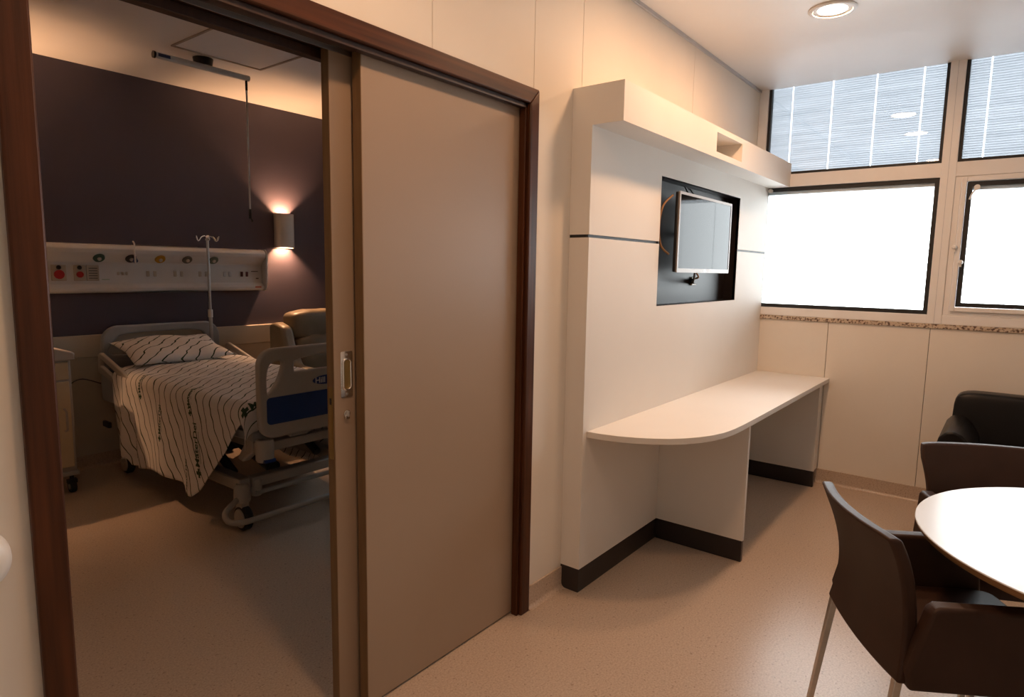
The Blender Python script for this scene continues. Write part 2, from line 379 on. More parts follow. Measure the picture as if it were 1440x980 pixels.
# bedroom walls
S('wall_bedroom_head', B((-2.2, 2.86, YB, YB + .1, 0, 2.95)), 'purple_paint', 'dark aubergine painted wall behind the hospital bed', 'wall')
S('wall_bedroom_left', B((-2.3, -2.2, .14, YB, 0, 2.95)), 'wainscot_beige', 'beige side wall of the bedroom', 'wall')
S('wall_bedroom_window', B((2.72, 2.86, .14, YB, 0, 1.0), (2.72, 2.86, .14, YB, 2.4, 2.95), (2.72, 2.86, .14, .8, 1.0, 2.4), (2.72, 2.86, 2.8, YB, 1.0, 2.4)), 'wainscot_beige', 'beige bedroom wall pierced by the outer window', 'wall')
S('trim_3', B((-2.2, 2.72, YB - .018, YB, .10, .80), (-2.2, 2.72, YB - .028, YB, .80, .955)), 'wainscot_beige', 'beige protective wainscot along the aubergine wall', 'wainscot', bevel=.005)
def cove(bm, a, b, nrm, h=.10, t=.008, r=.022):
    """coved vinyl skirting along floor segment a-b, nrm = direction into the room"""
    a = Vector(a); b = Vector(b); n = Vector(nrm)
    prof = [(0, 0), (t + r, 0), (t + r, .001)] + [(t + r - r * math.sin(k * PI / 10), r - r * math.cos(k * PI / 10) + .001) for k in range(1, 6)] + [(t, h), (0, h)]
    A_ = [bm.verts.new(a + n * p + Vector((0, 0, q))) for p, q in prof]; B_ = [bm.verts.new(b + n * p + Vector((0, 0, q))) for p, q in prof]
    m = len(prof); bm.faces.new(A_); bm.faces.new(B_[::-1])
    for i in range(m): bm.faces.new((A_[i], B_[i], B_[(i + 1) % m], A_[(i + 1) % m]))
def bb(name, a, b, n, label):
    bm = bmesh.new(); cove(bm, a, b, n); S(name, bm, 'vinyl_floor', label, 'baseboard', smooth=True, autos=30)
bb('baseboard_door_side', (.003, 0, 0), (.266, 0, 0), (0, -1, 0), 'speckled coved skirting between door casing and black plinth')
bb('baseboard_door_left', (X0, 0, 0), (DX0 - .066, 0, 0), (0, -1, 0), 'speckled coved skirting left of the dark door casing')
bb('baseboard_window_side', (XW, -0.0, 0), (XW, Y0, 0), (-1, 0, 0), 'speckled coved skirting below the window wall panels')
bb('baseboard_bedroom', (-2.2, YB, 0), (2.72, YB, 0), (0, -1, 0), 'speckled coved skirting behind the hospital bed')

# ------------------------------------------------------------------ door casing, track and leaves
CW = .060; CY = -.020
tr = thing('trim_4', 'dark mahogany casing framing the wide sliding doorway', 'door casing', (DX0, 0, 0), kind='structure')
def mitre(bm, pts):      # pts: 4 XZ corners
    prism(bm, pts, lambda a, b: (a, CY, b), lambda a, b: (a, 0.0, b))
bm = bmesh.new(); mitre(bm, [(DX0 - CW, 0), (DX0, 0), (DX0, DZ), (DX0 - CW, DZ + CW)]); obj('casing_left', bm, 'mahogany', tr, bevel=.005)
bm = bmesh.new(); mitre(bm, [(DX1, 0), (DX1 + CW - .002, 0), (DX1 + CW - .002, DZ + CW), (DX1, DZ)]); obj('casing_right', bm, 'mahogany', tr, bevel=.005)
bm = bmesh.new(); mitre(bm, [(DX0, DZ), (DX1, DZ), (DX1 + CW - .002, DZ + CW), (DX0 - CW, DZ + CW)]); obj('casing_head', bm, 'mahogany_cross', tr, bevel=.005)
obj('jamb_lining', B((DX0 - .018, DX0, .001, .16, 0, DZ + .018)), 'mahogany_dark', tr)
obj('jamb_lining', B((DX1, DX1 + .018, .001, .16, 0, DZ + .018)), 'mahogany_dark', tr)
obj('head_lining', B((DX0, DX1, .001, .16, DZ, DZ + .018)), 'mahogany_dark', tr)
obj('door_stop', B((DX1 - .012, DX1, -.004, .026, 0, DZ)), 'mahogany', tr, bevel=.002)
obj('head_pelmet', B((DX0, DX1, -.004, .022, DZ - .018, DZ)), 'mahogany_dark', tr, bevel=.002)
obj('track', B((DX0, DX1, .0765, .0795, DZ - .014, DZ)), 'brushed_steel', tr)
obj('rear_pelmet', B((DX0, DX1, .128, .16, DZ - .028, DZ)), 'mahogany_dark', tr, bevel=.002)
fB = .030
d1 = S('door_1', B((-.834, DX1 - .001, fB, fB + .04, .008, DZ - .003)), 'taupe_laminate', 'taupe laminate sliding door leaf standing in front', 'door', bevel=.0015)
obj('edge_band', B((-.8355, -.8335, fB + .001, fB + .039, .008, DZ - .003)), 'door_edge', d1)
fA = .082
d2 = S('door_2', B((-.909, -.15, fA, fA + .036, .008, DZ - .003)), 'taupe_laminate', 'taupe laminate sliding door leaf with chrome recessed pull', 'door', bevel=.0015)
obj('edge_band', B((-.9105, -.9085, fA + .001, fA + .035, .008, DZ - .003)), 'door_edge', d2)
obj('lock_plate', B((-.9115, -.9095, fA + .008, fA + .028, .86, 1.09)), 'brass', d2)
obj('latch_bolt', B((-.9125, -.911, fA + .014, fA + .022, 1.035, 1.055)), 'tv_black', d2)
# recessed pull: plate with raised oval rim and a pocket (scaled to the photo)
hx0, hx1, hz0, hz1 = -.887, -.842, 1.055, 1.20
me = curve2d([rrect(hx0, hx1, hz0, hz1, .004), rrect(hx0 + .010, hx1 - .010, hz0 + .026, hz1 - .026, .012)], .0015)
pl = link('pull_plate', upright(me, fA - .0015), 'chrome', d2)
bm = bmesh.new(); tube(bm, [(a, fA - .005, b) for a, b in rrect(hx0 + .008, hx1 - .008, hz0 + .024, hz1 - .024, .013)], .0035, 8, True)
obj('pull_rim', bm, 'chrome', pl, smooth=True)
me = curve2d([rrect(hx0 + .009, hx1 - .009, hz0 + .025, hz1 - .025, .012)], .0002)
link('pull_pocket', upright(me, fA - .0009), 'brass', pl)
for zz in (hz0 + .010, hz1 - .010):
    bm = bmesh.new(); cyl(bm, ((hx0 + hx1) / 2, fA - .0045, zz), ((hx0 + hx1) / 2, fA - .002, zz), .004, n=12); obj('screw', bm, 'brushed_steel', pl)
bm = bmesh.new(); cyl(bm, (-.866, fA, 1.002), (-.866, fA - .006, 1.002), .012, n=20); box(bm, -.874, -.858, fA - .008, fA, .985, 1.0)
lk = obj('lock_cylinder', bm, 'chrome', d2, bevel=.001)
bm = bmesh.new(); box(bm, -.8675, -.8645, fA - .016, fA - .005, .994, 1.012); obj('thumb_turn', bm, 'brushed_steel', lk)

# ------------------------------------------------------------------ windows
ZG0, ZT0, ZT1, ZTOP = 1.222, 2.068, 2.155, 2.95     # lower glass, transom, top
bays = [(-.062, -1.125), (-1.205, -2.27), (-2.35, -3.42)]
win = thing('window_1', 'pale aluminium framed window wall with venetian blinds in every pane', 'window', (XW, -1.7, ZS), kind='structure')
FX = 2.695
obj('bottom_rail', B((FX, FX + .07, Y0, -.02, ZS, ZG0)), 'aluminium_champagne', win, bevel=.003)
obj('transom', B((FX, FX + .07, Y0, -.02, ZT0, ZT1)), 'aluminium_champagne', win, bevel=.003)
obj('head_rail', B((FX + .03, FX + .09, Y0, -.02, ZTOP, ZTOP + .06)), 'aluminium_champagne', win, bevel=.003)
for a, b in ((-.0005, -.062), (-1.125, -1.205), (-2.27, -2.35), (-3.42, Y0 + .001)):
    obj('mullion', B((FX - .002, FX + .072, a, b, ZS, ZTOP + .06)), 'aluminium_champagne', win, bevel=.003)
    if a < -1 and a > -3:
        obj('mullion_joint', B((FX - .0026, FX, (a + b) / 2 - .001, (a + b) / 2 + .001, ZS, ZTOP)), 'headwall_end', win)
def ring(y0, y1, z0, z1, x0, x1, t):
    return B((x0, x1, y0, y0 - t, z0, z1), (x0, x1, y1, y1 + t, z0, z1), (x0, x1, y0 - t, y1 + t, z0, z0 + t), (x0, x1, y0 - t, y1 + t, z1 - t, z1))
def slats(y0, y1, z0, z1, x, pitch, wid, tilt, cords, gap=.0035):
    bm = bmesh.new(); ed = [y1 + .004] + sum([[c - gap, c + gap] for c in sorted(cords)], []) + [y0 - .004]
    n = int((z1 - z0) / pitch); ca, sa = math.cos(tilt) * wid / 2, math.sin(tilt) * wid / 2
    for k in range(n):
        z = z0 + pitch * (k + .5)
        jit = random.uniform(-.0004, .0004)
        for i in range(0, len(ed), 2):
            a, b = ed[i], ed[i + 1]
            v = [bm.verts.new(p) for p in ((x - ca, a, z - sa), (x - ca, b, z - sa), (x + jit, b, z + .0009), (x + jit, a, z + .0009), (x + ca, b, z + sa), (x + ca, a, z + sa))]
            bm.faces.new((v[0], v[1], v[2], v[3])); bm.faces.new((v[3], v[2], v[4], v[5]))
    return bm
def pane(y0, y1, z0, z1, upper, gx, cords, par):
    obj('gasket', ring(y0, y1, z0, z1, gx - .012, gx + .03, .018 if upper else .026), 'gasket_black', par)
    p = obj('pane', B((gx, gx + .005, y0 - .004, y1 + .004, z0 + .004, z1 - .004)), 'tinted_glass' if upper else 'clear_glass', par)
    t = .010 if upper else .022
    if upper:
        s = obj('blind_slats', slats(y0 - t, y1 + t, z0 + t, z1 - t, gx + .024, .0145, .0165, math.radians(-56), cords), 'slat_translucent', par); s['kind'] = 'stuff'
    else:
        obj('blind_headrail', B((gx + .008, gx + .040, y0 - t, y1 + t, z1 - t - .026, z1 - t)), 'slat_white', par)
        s = obj('blind_slats', slats(y0 - t, y1 + t, z1 - t - .052, z1 - t - .027, gx + .024, .0022, .0155, math.radians(2), cords, .001), 'slat_white', par); s['kind'] = 'stuff'
        bm = bmesh.new()
        for c in cords: cyl(bm, (gx + .015, c, z0 + t), (gx + .015, c, z1 - t - .02), .0012, n=6)
        obj('blind_cords', bm, 'cord_white', par)
GX = 2.722
for bi, (a, b) in enumerate(bays):
    L = a - b
    cords = [a - .150, a - .405, a - .665, a - .925] if bi == 0 else [a - .12, a - .395, a - .665, a - .935]
    pane(a, b, ZT1, ZTOP, True, GX, cords, win)
    if bi == 0: pane(a, b, ZG0, ZT0, False, GX, [a - .26, a - .53, a - .79], win)
for bi, (a, b) in enumerate(bays[1:]):
    sash = obj('sash', ring(a - .034, b + .034, ZS + .084, ZT0 - .008, FX - .012, FX + .05, .026), 'aluminium_champagne', win, bevel=.003)
    obj('fixed_frame', ring(a, b, ZS + .058, ZT0, FX + .006, FX + .06, .032), 'aluminium_champagne', win, bevel=.002)
    pane(a - .062, b + .062, ZS + .112, ZT0 - .036, False, GX - .012, [a - .30, a - .55, a - .80], sash)
    if bi == 0:
        for yy, zz in ((a - .030, 1.642), (a - .068, 1.55)):
            bm = bmesh.new(); lathe(bm, [(.0145, 0), (.0145, -.012), (.011, -.02), (.008, -.026)], (FX - .012, yy, zz), 16, 'x'); box(bm, FX - .030, FX - .014, yy - .006, yy + .006, zz - .028, zz + .002)
            obj('catch', bm, 'white_plastic', sash, smooth=True, autos=40)
        bm = bmesh.new(); cyl(bm, (FX - .028, -1.318, 1.995), (FX - .002, -1.318, 1.995), .016, n=18); obj('tilt_knob', bm, 'white_plastic', sash, bevel=.002)
        bm = bmesh.new(); tube(bm, smooth_path([(FX - .024, -1.320, 1.990), (FX - .026, -1.300, 1.965), (FX - .024, -1.285, 1.925)]), .0045, 8); obj('tilt_wand', bm, 'white_plastic', sash, smooth=True)
bm = bmesh.new(); cyl(bm, (FX - .02, -.118, 2.045), (FX + .01, -.118, 2.045), .014, n=18); obj('tilt_knob', bm, 'white_plastic', win, bevel=.002)
# bedroom window (out of sight, lets the daylight of the outer wall in)
w2 = thing('window_2', 'bedroom window with closed venetian blind', 'window', (2.75, 1.8, 1.0), kind='structure')
obj('frame', ring(2.8, .8, 1.0, 2.4, 2.73, 2.80, .06), 'aluminium_champagne', w2)
obj('pane', B((2.76, 2.765, .86, 2.74, 1.06, 2.34)), 'clear_glass', w2)
s = obj('blind_slats', slats(2.74, .86, 1.06, 2.34, 2.785, .0145, .0165, math.radians(69), [1.2, 1.8, 2.4]), 'slat_white', w2); s['kind'] = 'stuff'

# ------------------------------------------------------------------ media wall unit
UX0, UX1, UY, OY = .266, XW - .002, -.100, -.245
ZU0, ZU1, HBs = 2.066, 2.2256, .112
GZ0, GZ1 = 1.603, 1.616
RX0, RX1, RZ0, RZ1 = .950, 2.122, 1.286, 1.942
mu = thing('media_wall_unit', 'white laminate wall unit with black television recess and projecting top box', 'wall unit', (UX0, 0, 0))
fr = lambda a, b: (a, UY, b); bk = lambda a, b: (a, UY + .018, b)
bm = bmesh.new(); prism(bm, [(UX0, GZ1), (RX0, GZ1), (RX0, RZ1), (RX1, RZ1), (RX1, GZ1), (UX1, GZ1), (UX1, ZU0), (UX0, ZU0)], fr, bk); obj('upper_front_panel', bm, 'white_laminate', mu)
bm = bmesh.new(); prism(bm, [(UX0, HBs), (UX1, HBs), (UX1, GZ0), (RX1, GZ0), (RX1, RZ0), (RX0, RZ0), (RX0, GZ0), (UX0, GZ0)], fr, bk); obj('lower_front_panel', bm, 'white_laminate', mu)
obj('side_panel_upper', B((UX0, UX0 + .018, UY + .018, -.0005, GZ1, ZU0)), 'white_laminate', mu)
obj('side_panel_lower', B((UX0, UX0 + .018, UY + .018, -.0005, HBs, GZ0)), 'white_laminate', mu)
obj('groove_strip', B((UX0 + .006, RX0 - .012, UY + .008, UY + .02, GZ0 - .001, GZ1 + .001)), 'gasket_black', mu)
obj('groove_strip', B((RX1 + .012, UX1, UY + .008, UY + .02, GZ0 - .001, GZ1 + .001)), 'gasket_black', mu)
obj('groove_strip', B((UX0 + .004, UX0 + .02, UY + .02, -.0005, GZ0 - .001, GZ1 + .001)), 'gasket_black', mu)
obj('television_recess', B((RX0 - .02, RX1 + .02, -.022, -.012, RZ0 - .02, RZ1 + .02), (RX0 - .012, RX0, UY + .001, -.02, RZ0, RZ1), (RX1, RX1 + .012, UY + .001, -.02, RZ0, RZ1), (RX0, RX1, UY + .001, -.02, RZ1, RZ1 + .012), (RX0, RX1, UY + .001, -.02, RZ0 - .012, RZ0)), 'dark_laminate', mu)
obj('plinth', B((UX0, UX1, UY + .002, -.0005, 0, HBs)), 'plinth_black', mu, bevel=.002)
sx0, sx1, sz0, sz1 = 1.285, 1.680, 2.097, 2.197
top = obj('top_box', B((UX0, sx0, OY, -.0005, ZU0, ZU1), (sx1, UX1, OY, -.0005, ZU0, ZU1), (sx0, sx1, OY, -.0005, ZU0, sz0), (sx0, sx1, OY, -.0005, sz1, ZU1), (sx0, sx1, -.08, -.0005, sz0, sz1)), 'white_laminate', mu)

# ------------------------------------------------------------------ wall desk
dk = thing('wall_desk', 'white wall desk with rounded end and black plinthed supports', 'desk', (1.5, -.35, 0))
edge = [(.297, -.1005), (.303, -.17), (.320, -.245), (.350, -.318), (.388, -.382), (.432, -.437), (.485, -.484), (.548, -.524), (.62, -.556), (.70, -.577), (.79, -.588), (.90, -.593), (1.05, -.594), (UX1, -.594), (UX1, -.1005)]
bm = bmesh.new(); prism(bm, edge, lambda a, b: (a, b, .750), lambda a, b: (a, b, .722)); obj('desk_top', bm, 'white_laminate', dk, bevel=.0015)
dv = obj('divider', B((1.065, 1.089, -.573, -.1005, HBs, .7215)), 'white_laminate', dk)
obj('plinth', B((1.064, 1.090, -.570, -.1005, 0, HBs)), 'plinth_black', dv, bevel=.002)
es = obj('end_support', B((2.547, 2.571, -.568, -.1005, HBs, .7215)), 'white_laminate', dk)
obj('plinth', B((2.546, 2.572, -.568, -.1005, 0, HBs)), 'plinth_black', es, bevel=.002)
obj('end_filler', B((2.571, UX1, -.555, -.1005, 0.10, .7215)), 'white_laminate', dk)

# ------------------------------------------------------------------ television
tv = thing('television', 'flat television with silver bezel on a swing arm in black recess', 'television', (1.45, -.02, 1.46))
tx0, tx1, tz0, tz1, ty = 1.068, 1.838, 1.460, 1.878, -.150
me = curve2d([rrect(tx0, tx1, tz0, tz1, .006), rrect(tx0 + .014, tx1 - .014, tz0 + .022, tz1 - .014, .002)], .004)
link('bezel', upright(me, ty + .004), 'tv_silver', tv)
obj('screen', B((tx0 + .012, tx1 - .012, ty + .002, ty + .006, tz0 + .02, tz1 - .012)), 'tv_screen', tv)
bk_ = obj('back_housing', B((tx0 + .002, tx1 - .002, ty + .008, ty + .028, tz0 + .002, tz1 - .002)), 'tv_black', tv, bevel=.006)
obj('housing_bulge', B((tx0 + .12, tx1 - .12, ty + .028, ty + .05, tz0 + .04, tz1 - .1)), 'tv_black', bk_, bevel=.01)
bm = bmesh.new(); box(bm, tx0 + .37, tx0 + .40, ty - .0005, ty, tz0 + .006, tz0 + .014); obj('power_mark', bm, 'chrome', tv)
bm = bmesh.new(); box(bm, 1.34, 1.56, ty + .048, ty + .058, 1.58, 1.78); tube(bm, [(1.45, ty + .055, 1.68), (1.40, -.05, 1.68), (1.45, -.024, 1.68)], .014, 10); box(bm, 1.41, 1.49, -.032, -.0225, 1.56, 1.80)
obj('swing_arm', bm, 'bed_dark', tv, bevel=.002)
bm = bmesh.new(); tube(bm, smooth_path([(1.09, -.10, 1.86), (1.01, -.085, 1.80), (.985, -.08, 1.70), (1.00, -.085, 1.60), (1.07, -.10, 1.555)]), .0055, 8); obj('loop_cable', bm, 'cable_tan', tv, smooth=True)
bm = bmesh.new(); tube(bm, [(1.27, -.115, 1.872), (1.31, -.07, 1.925), (1.40, -.06, 1.925), (1.415, -.10, 1.872)], .004, 8); obj('bracket_wire', bm, 'cable_dark', tv, smooth=True)
bm = bmesh.new(); tube(bm, smooth_path([(1.36, -.13, 1.462), (1.40, -.11, 1.43), (1.46, -.08, 1.405), (1.56, -.035, 1.415)]), .006, 8); obj('power_cable', bm, 'cable_dark', tv, smooth=True)
bm = bmesh.new(); tube(bm, smooth_path([(1.40, -.12, 1.464), (1.44, -.12, 1.435), (1.50, -.07, 1.425), (1.60, -.04, 1.42)]), .005, 8); obj('signal_cable', bm, 'cable_tan', tv, smooth=True)
bm = bmesh.new(); box(bm, 1.53, 1.58, -.058, -.034, 1.395, 1.425); obj('plug', bm, 'cable_dark', tv, bevel=.003)
so = tag(obj('wall_socket', B((1.56, 1.63, -.034, -.022, 1.385, 1.435)), 'socket_cream', bevel=.003), 'small cream wall socket below the television', 'socket')

# ------------------------------------------------------------------ recessed downlights
def downlight(x, y, z, label, on=True, power=1.0):
    t = thing('downlight', label, 'ceiling light', (x, y, z), 'recessed round downlights')
    bm = bmesh.new(); lathe(bm, [(.085, -.001), (.108, -.001), (.110, -.004), (.104, -.009), (.090, -.010), (.085, -.004)], (x, y, z), 40); obj('trim_ring', bm, 'white_plastic', t, smooth=True, autos=40)
    bm = bmesh.new(); lathe(bm, [(.086, -.0005), (.086, -.003), (.05, -.005), (.001, -.0055)], (x, y, z), 40); obj('diffuser', bm, 'lamp_glow', t, smooth=True)
    l = bpy.data.lights.new('downlight_lamp', 'AREA'); l.shape = 'DISK'; l.size = .165; l.energy = LAMP_W * power; l.color = WARM
    o = bpy.data.objects.new('downlight_lamp', l); COL.objects.link(o); o.parent = t; o.location = (0, 0, -.0065)
    return t
for x_, lab in ((1.445, 'round glowing downlight in ceiling above the wall desk'), (.60, 'round glowing downlight above the left part of the wall unit'),
                (-1.09, 'round glowing downlight above the open doorway')):
    downlight(x_, -.725, H, lab)

# ------------------------------------------------------------------ rounded wall fixture at the left edge
bm = bmesh.new(); lathe(bm, [(.062, 0), (.064, -.012), (.060, -.034), (.046, -.05), (.02, -.058), (.001, -.059)], (-1.822, -.0005, .885), 40, 'y')
tag(obj('wall_bumper', bm, 'white_plastic', smooth=True, autos=50), 'round cream dome fixed to wall beside dark door casing', 'wall fixture')

# ------------------------------------------------------------------ round table
TX, TY, TR = .206, -1.924, .561
tb = thing('round_table', 'round table with white top and plywood edge', 'table', (TX, TY, 0))
bm = bmesh.new(); lathe(bm, [(.001, .7395), (TR - .002, .7395), (TR, .738), (TR, .7365)][::-1], (TX, TY, 0), 96); obj('top_surface', bm, 'table_white', tb, smooth=True, autos=30)
bm = bmesh.new(); lathe(bm, [(.001, .7365), (TR, .7365), (TR - .001, .730), (TR - .010, .717), (.001, .717)], (TX, TY, 0), 96); obj('board', bm, 'plywood_edge', tb, smooth=True, autos=30)
bm = bmesh.new(); cyl(bm, (TX, TY, .012), (TX, TY, .717), .035, n=28); obj('column', bm, 'brushed_steel', tb, smooth=True, autos=40)
bm = bmesh.new(); lathe(bm, [(.26, 0), (.262, .006), (.25, .012), (.045, .024), (.001, .025)], (TX, TY, 0), 56); obj('foot_plate', bm, 'brushed_steel', tb, smooth=True, autos=40)

# ------------------------------------------------------------------ leather armchairs (local: faces +Y)
def leather_chair(name, label, loc, rotz, group=None):
    t = thing(name, label, 'chair', loc, group, rotz=rotz, local=True)
    W, yb = .222, -.235
    zt, zb = .805, .415
    def prof(s):            # back profile, s 0 bottom .. 1 top : lean outward, waist in the middle
        return yb - .05 * s ** 2.2 + .022 * math.sin(PI * s)
    def wid(s): return W + .012 - .020 * math.sin(PI * min(1, s * 1.15)) - .004 * max(0, s - .9) / .1
    def back(thick):
        def fn(u, v):
            s = v; x = (2 * u - 1); xx = x * wid(s)
            y = prof(s) - .034 * (1 - x * x) * (.25 + .75 * s)
            z = zb + (zt - zb) * s - .004 * max(0, abs(x) - .75) ** 2 / .0625 * s - .012 * (1 - x * x) * (1 - s)
            return Vector((xx, y + thick, z))
        return fn
    bm = bmesh.new(); nu, nv = 18, 14
    A_ = grid(bm, back(0), nu, nv); B_ = grid(bm, back(.034), nu, nv)
    for i in range(nu):
        for j in (0, nv): bm.faces.new((A_[i][j], A_[i + 1][j], B_[i + 1][j], B_[i][j]))
    for j in range(nv):
        for i in (0, nu): bm.faces.new((A_[i][j], A_[i][j + 1], B_[i][j + 1], B_[i][j]))
    obj('backrest', bm, 'brown_leather', t, bevel=.008, seg=3)
    bm = bmesh.new(); cushion(bm, (0, .005, .445), (W - .012, .235, .035), .16, 16); obj('seat', bm, 'brown_leather', t, smooth=True)
    for sx in (-1, 1):
        bm = bmesh.new()
        poly = [(-.212, .405), (.205, .405), (.225, .43), (.205, .628), (.188, .640), (-.160, .640), (-.178, .628), (-.222, .46)]
        xi, xo = sx * (W - .012), sx * (W + .026)
        prism(bm, poly, lambda a, b: (xi, a, b), lambda a, b: (xo + sx * .010 * (b - .405) / .235, a, b)); obj('armrest', bm, 'brown_leather', t, bevel=.011, seg=3)
    for sx in (-1, 1):
        for (ya, yo) in ((-.222, -.275), (.215, .235)):
            bm = bmesh.new(); xa = sx * (W - .012); xo = sx * (W + .004)
            a, b = .0105, .008
            top_ = [(xa - a, ya - a, .43), (xa + a, ya - a, .43), (xa + a, ya + a, .43), (xa - a, ya + a, .43)]
            bot = [(xo - b, yo - b, 0), (xo + b, yo - b, 0), (xo + b, yo + b, 0), (xo - b, yo + b, 0)]
            v = [bm.verts.new(p) for p in top_ + bot]
            for f in ((0, 1, 2, 3), (7, 6, 5, 4), (0, 4, 5, 1), (1, 5, 6, 2), (2, 6, 7, 3), (3, 7, 4, 0)): bm.faces.new([v[i] for i in f])
            obj('leg', bm, 'brushed_steel', t, bevel=.002)
    return t
# chair 1: backrest towards the television wall, facing the table centre
f1 = math.atan2(-.848, .53) - PI / 2
leather_chair('dining_armchair', 'brown leather armchair with its back towards the wall desk', (.048, -1.472, 0), f1)
f2 = math.atan2(-.42, -.90) - PI / 2
leather_chair('dining_armchair', 'brown leather armchair across the round table, before the black lounge chair', (.722, -1.630, 0), f2)

# ------------------------------------------------------------------ black lounge chair by the window wall
lc = thing('lounge_chair', 'black leather lounge chair with rounded arms below the window', 'armchair', (2.15, -1.70, 0))
cy = -1.70
def tilt_back(p):
    k = (p.z + .22) / .44
    return Vector((p.x + .06 * k, p.y * (1 - .03 * k), p.z))
bm = bmesh.new(); cushion(bm, (2.40, cy, .565), (.075, .385, .235), .22, 18, tilt_back); obj('backrest', bm, 'black_leather', lc, smooth=True)
bm = bmesh.new(); cushion(bm, (2.07, cy, .36), (.30, .228, .085), .25, 18); obj('seat', bm, 'black_leather', lc, smooth=True)
for sy in (-1, 1):
    yo = cy + sy * .365
    bm = bmesh.new()
    yi = cy + sy * .41
    poly = [(0, .16), (0, .57), (.012, .625), (.04, .660), (.075, .668), (.11, .652), (.145, .615), (.170, .570), (.18, .50), (.18, .16)]
    prism(bm, poly, lambda a, b: (1.84, yi - sy * a, b), lambda a, b: (2.40, yi - sy * a, b)); obj('armrest', bm, 'black_leather', lc, bevel=.012, seg=3)
obj('base', B((1.86, 2.40, cy - .229, cy + .229, .14, .29)), 'black_leather', lc, bevel=.01)
for xx in (1.88, 2.36):
    for sy in (-1, 1):
        bm = bmesh.new(); cyl(bm, (xx, cy + sy * .35, 0), (xx, cy + sy * .35, .165), .016, .022, 14); obj('leg', bm, 'brushed_steel', lc)

# ================================================================== BEDROOM
# ------------------------------------------------------------------ headwall service panel
HX0, HX1, HY = -1.05, .885, YB
hw = thing('headwall_panel', 'white medical service panel on the aubergine wall above the bed', 'service panel', (0, YB, 1.25))
prof = [(0, 1.250), (-.060, 1.250), (-.085, 1.262), (-.092, 1.285), (-.062, 1.312), (-.056, 1.462), (-.122, 1.528), (-.126, 1.556), (-.105, 1.582), (-.05, 1.590), (0, 1.590)]
bm = bmesh.new(); prism(bm, prof, lambda a, b: (HX0, HY + a, b), lambda a, b: (HX1, HY + a, b)); obj('body', bm, 'headwall_white', hw, bevel=.006)
bm = bmesh.new(); prism(bm, [(-.0005, 1.246), (-.085, 1.246), (-.108, 1.256), (-.118, 1.28), (-.130, 1.53), (-.124, 1.572), (-.105, 1.592), (-.0005, 1.594)], lambda a, b: (HX1, HY + a, b), lambda a, b: (HX1 + .016, HY + a, b)); obj('end_cap', bm, 'headwall_end', hw, bevel=.004)
# dark joints of the middle section
obj('top_joint', B((-.115, .335, HY - .080, HY - .012, 1.5895, 1.593)), 'socket_cream', hw)
obj('bottom_joint', B((-.115, .335, HY - .088, HY - .03, 1.2470, 1.2503)), 'ink_grey', hw)
nrm = Vector((0, -.868, -.49)).normalized()   # normal of the downward-facing upper facet
nrm = Vector((0, -(1.528 - 1.462), -(.122 - .056))).normalized()
for x, m in ((-.355, 'outlet_green'), (-.150, 'outlet_black'), (.050, 'outlet_yellow'), (.248, 'outlet_grey'), (.453, 'outlet_greygreen')):
    c = Vector((x, HY - .089, 1.495))
    bm = bmesh.new(); cyl(bm, c - nrm * .002, c + nrm * .010, .038, .034, 28); o = obj('gas_outlet', bm, m, hw, smooth=True, autos=40)
    bm = bmesh.new(); cyl(bm, c + nrm * .009, c + nrm * .020, .014, .011, 16); obj('outlet_port', bm, 'brushed_steel', o, smooth=True, autos=40)
bm = bmesh.new(); c = Vector((-.128, HY - .089, 1.495)); cyl(bm, c + nrm * .012, c + nrm * .03, .017, n=16); obj('flow_knob', bm, 'outlet_blue', hw, smooth=True, autos=40)
bm = bmesh.new(); tube(bm, [(-.140, HY - .135, 1.460), (-.140, HY - .135, 1.600), (-.140, HY - .115, 1.615)], .006, 8); obj('flow_tube', bm, 'white_plastic', hw, smooth=True)
yf = HY - .0600
for x0, x1, red in ((-.635, -.548, .030), (-.505, -.435, .021), (-.430, -.352, 0)):
    o = obj('call_plate', B((x0, x1, yf - .010, yf, 1.335, 1.442)), 'socket_cream', hw, bevel=.003)
    xc = (x0 + x1) / 2
    if red:
        bm = bmesh.new(); cyl(bm, (xc, yf - .010, 1.378), (xc, yf - .018, 1.378), red, n=24); obj('call_button', bm, 'red_button', o, smooth=True, autos=40)
        bm = bmesh.new(); lathe(bm, [(.015, 0), (.013, -.006), (.001, -.008)], (xc, yf - .010, 1.425), 18, 'y'); obj('indicator', bm, 'tv_black', o, smooth=True)
    else:
        for k in range(5): obj('speaker_slot', B((xc - .025, xc + .028, yf - .0112, yf - .010, 1.350 + k * .017, 1.356 + k * .017)), 'ink_grey', o)
for k in range(3): obj('switch', B((-.236 + k * .028, -.222 + k * .028, yf - .006, yf, 1.375, 1.397)), 'socket_cream', hw, bevel=.002)
for x, m in ((-.030, 'socket_cream'), (.020, 'socket_cream'), (.165, 'socket_cream'), (.215, 'socket_cream'), (.355, 'socket_cream'), (.405, 'socket_cream'), (.555, 'headwall_end'), (.600, 'headwall_end'), (.700, 'socket_dark'), (.745, 'socket_dark')):
    obj('power_socket', B((x - .011, x + .011, yf - .005, yf, 1.365, 1.405)), m, hw, bevel=.003)
obj('green_sticker', B((-.335, -.285, yf - .0008, yf, 1.333, 1.345)), 'sticker_green', hw)
obj('red_sticker', B((.80, .855, HY - .0935, HY - .0915, 1.272, 1.286)), 'sticker_red', hw)
obj('grey_mark', B((.785, .845, yf - .0008, yf, 1.405, 1.412)), 'ink_grey', hw)
obj('grey_mark', B((.825, .85, yf - .0008, yf, 1.345, 1.355)), 'ink_grey', hw)

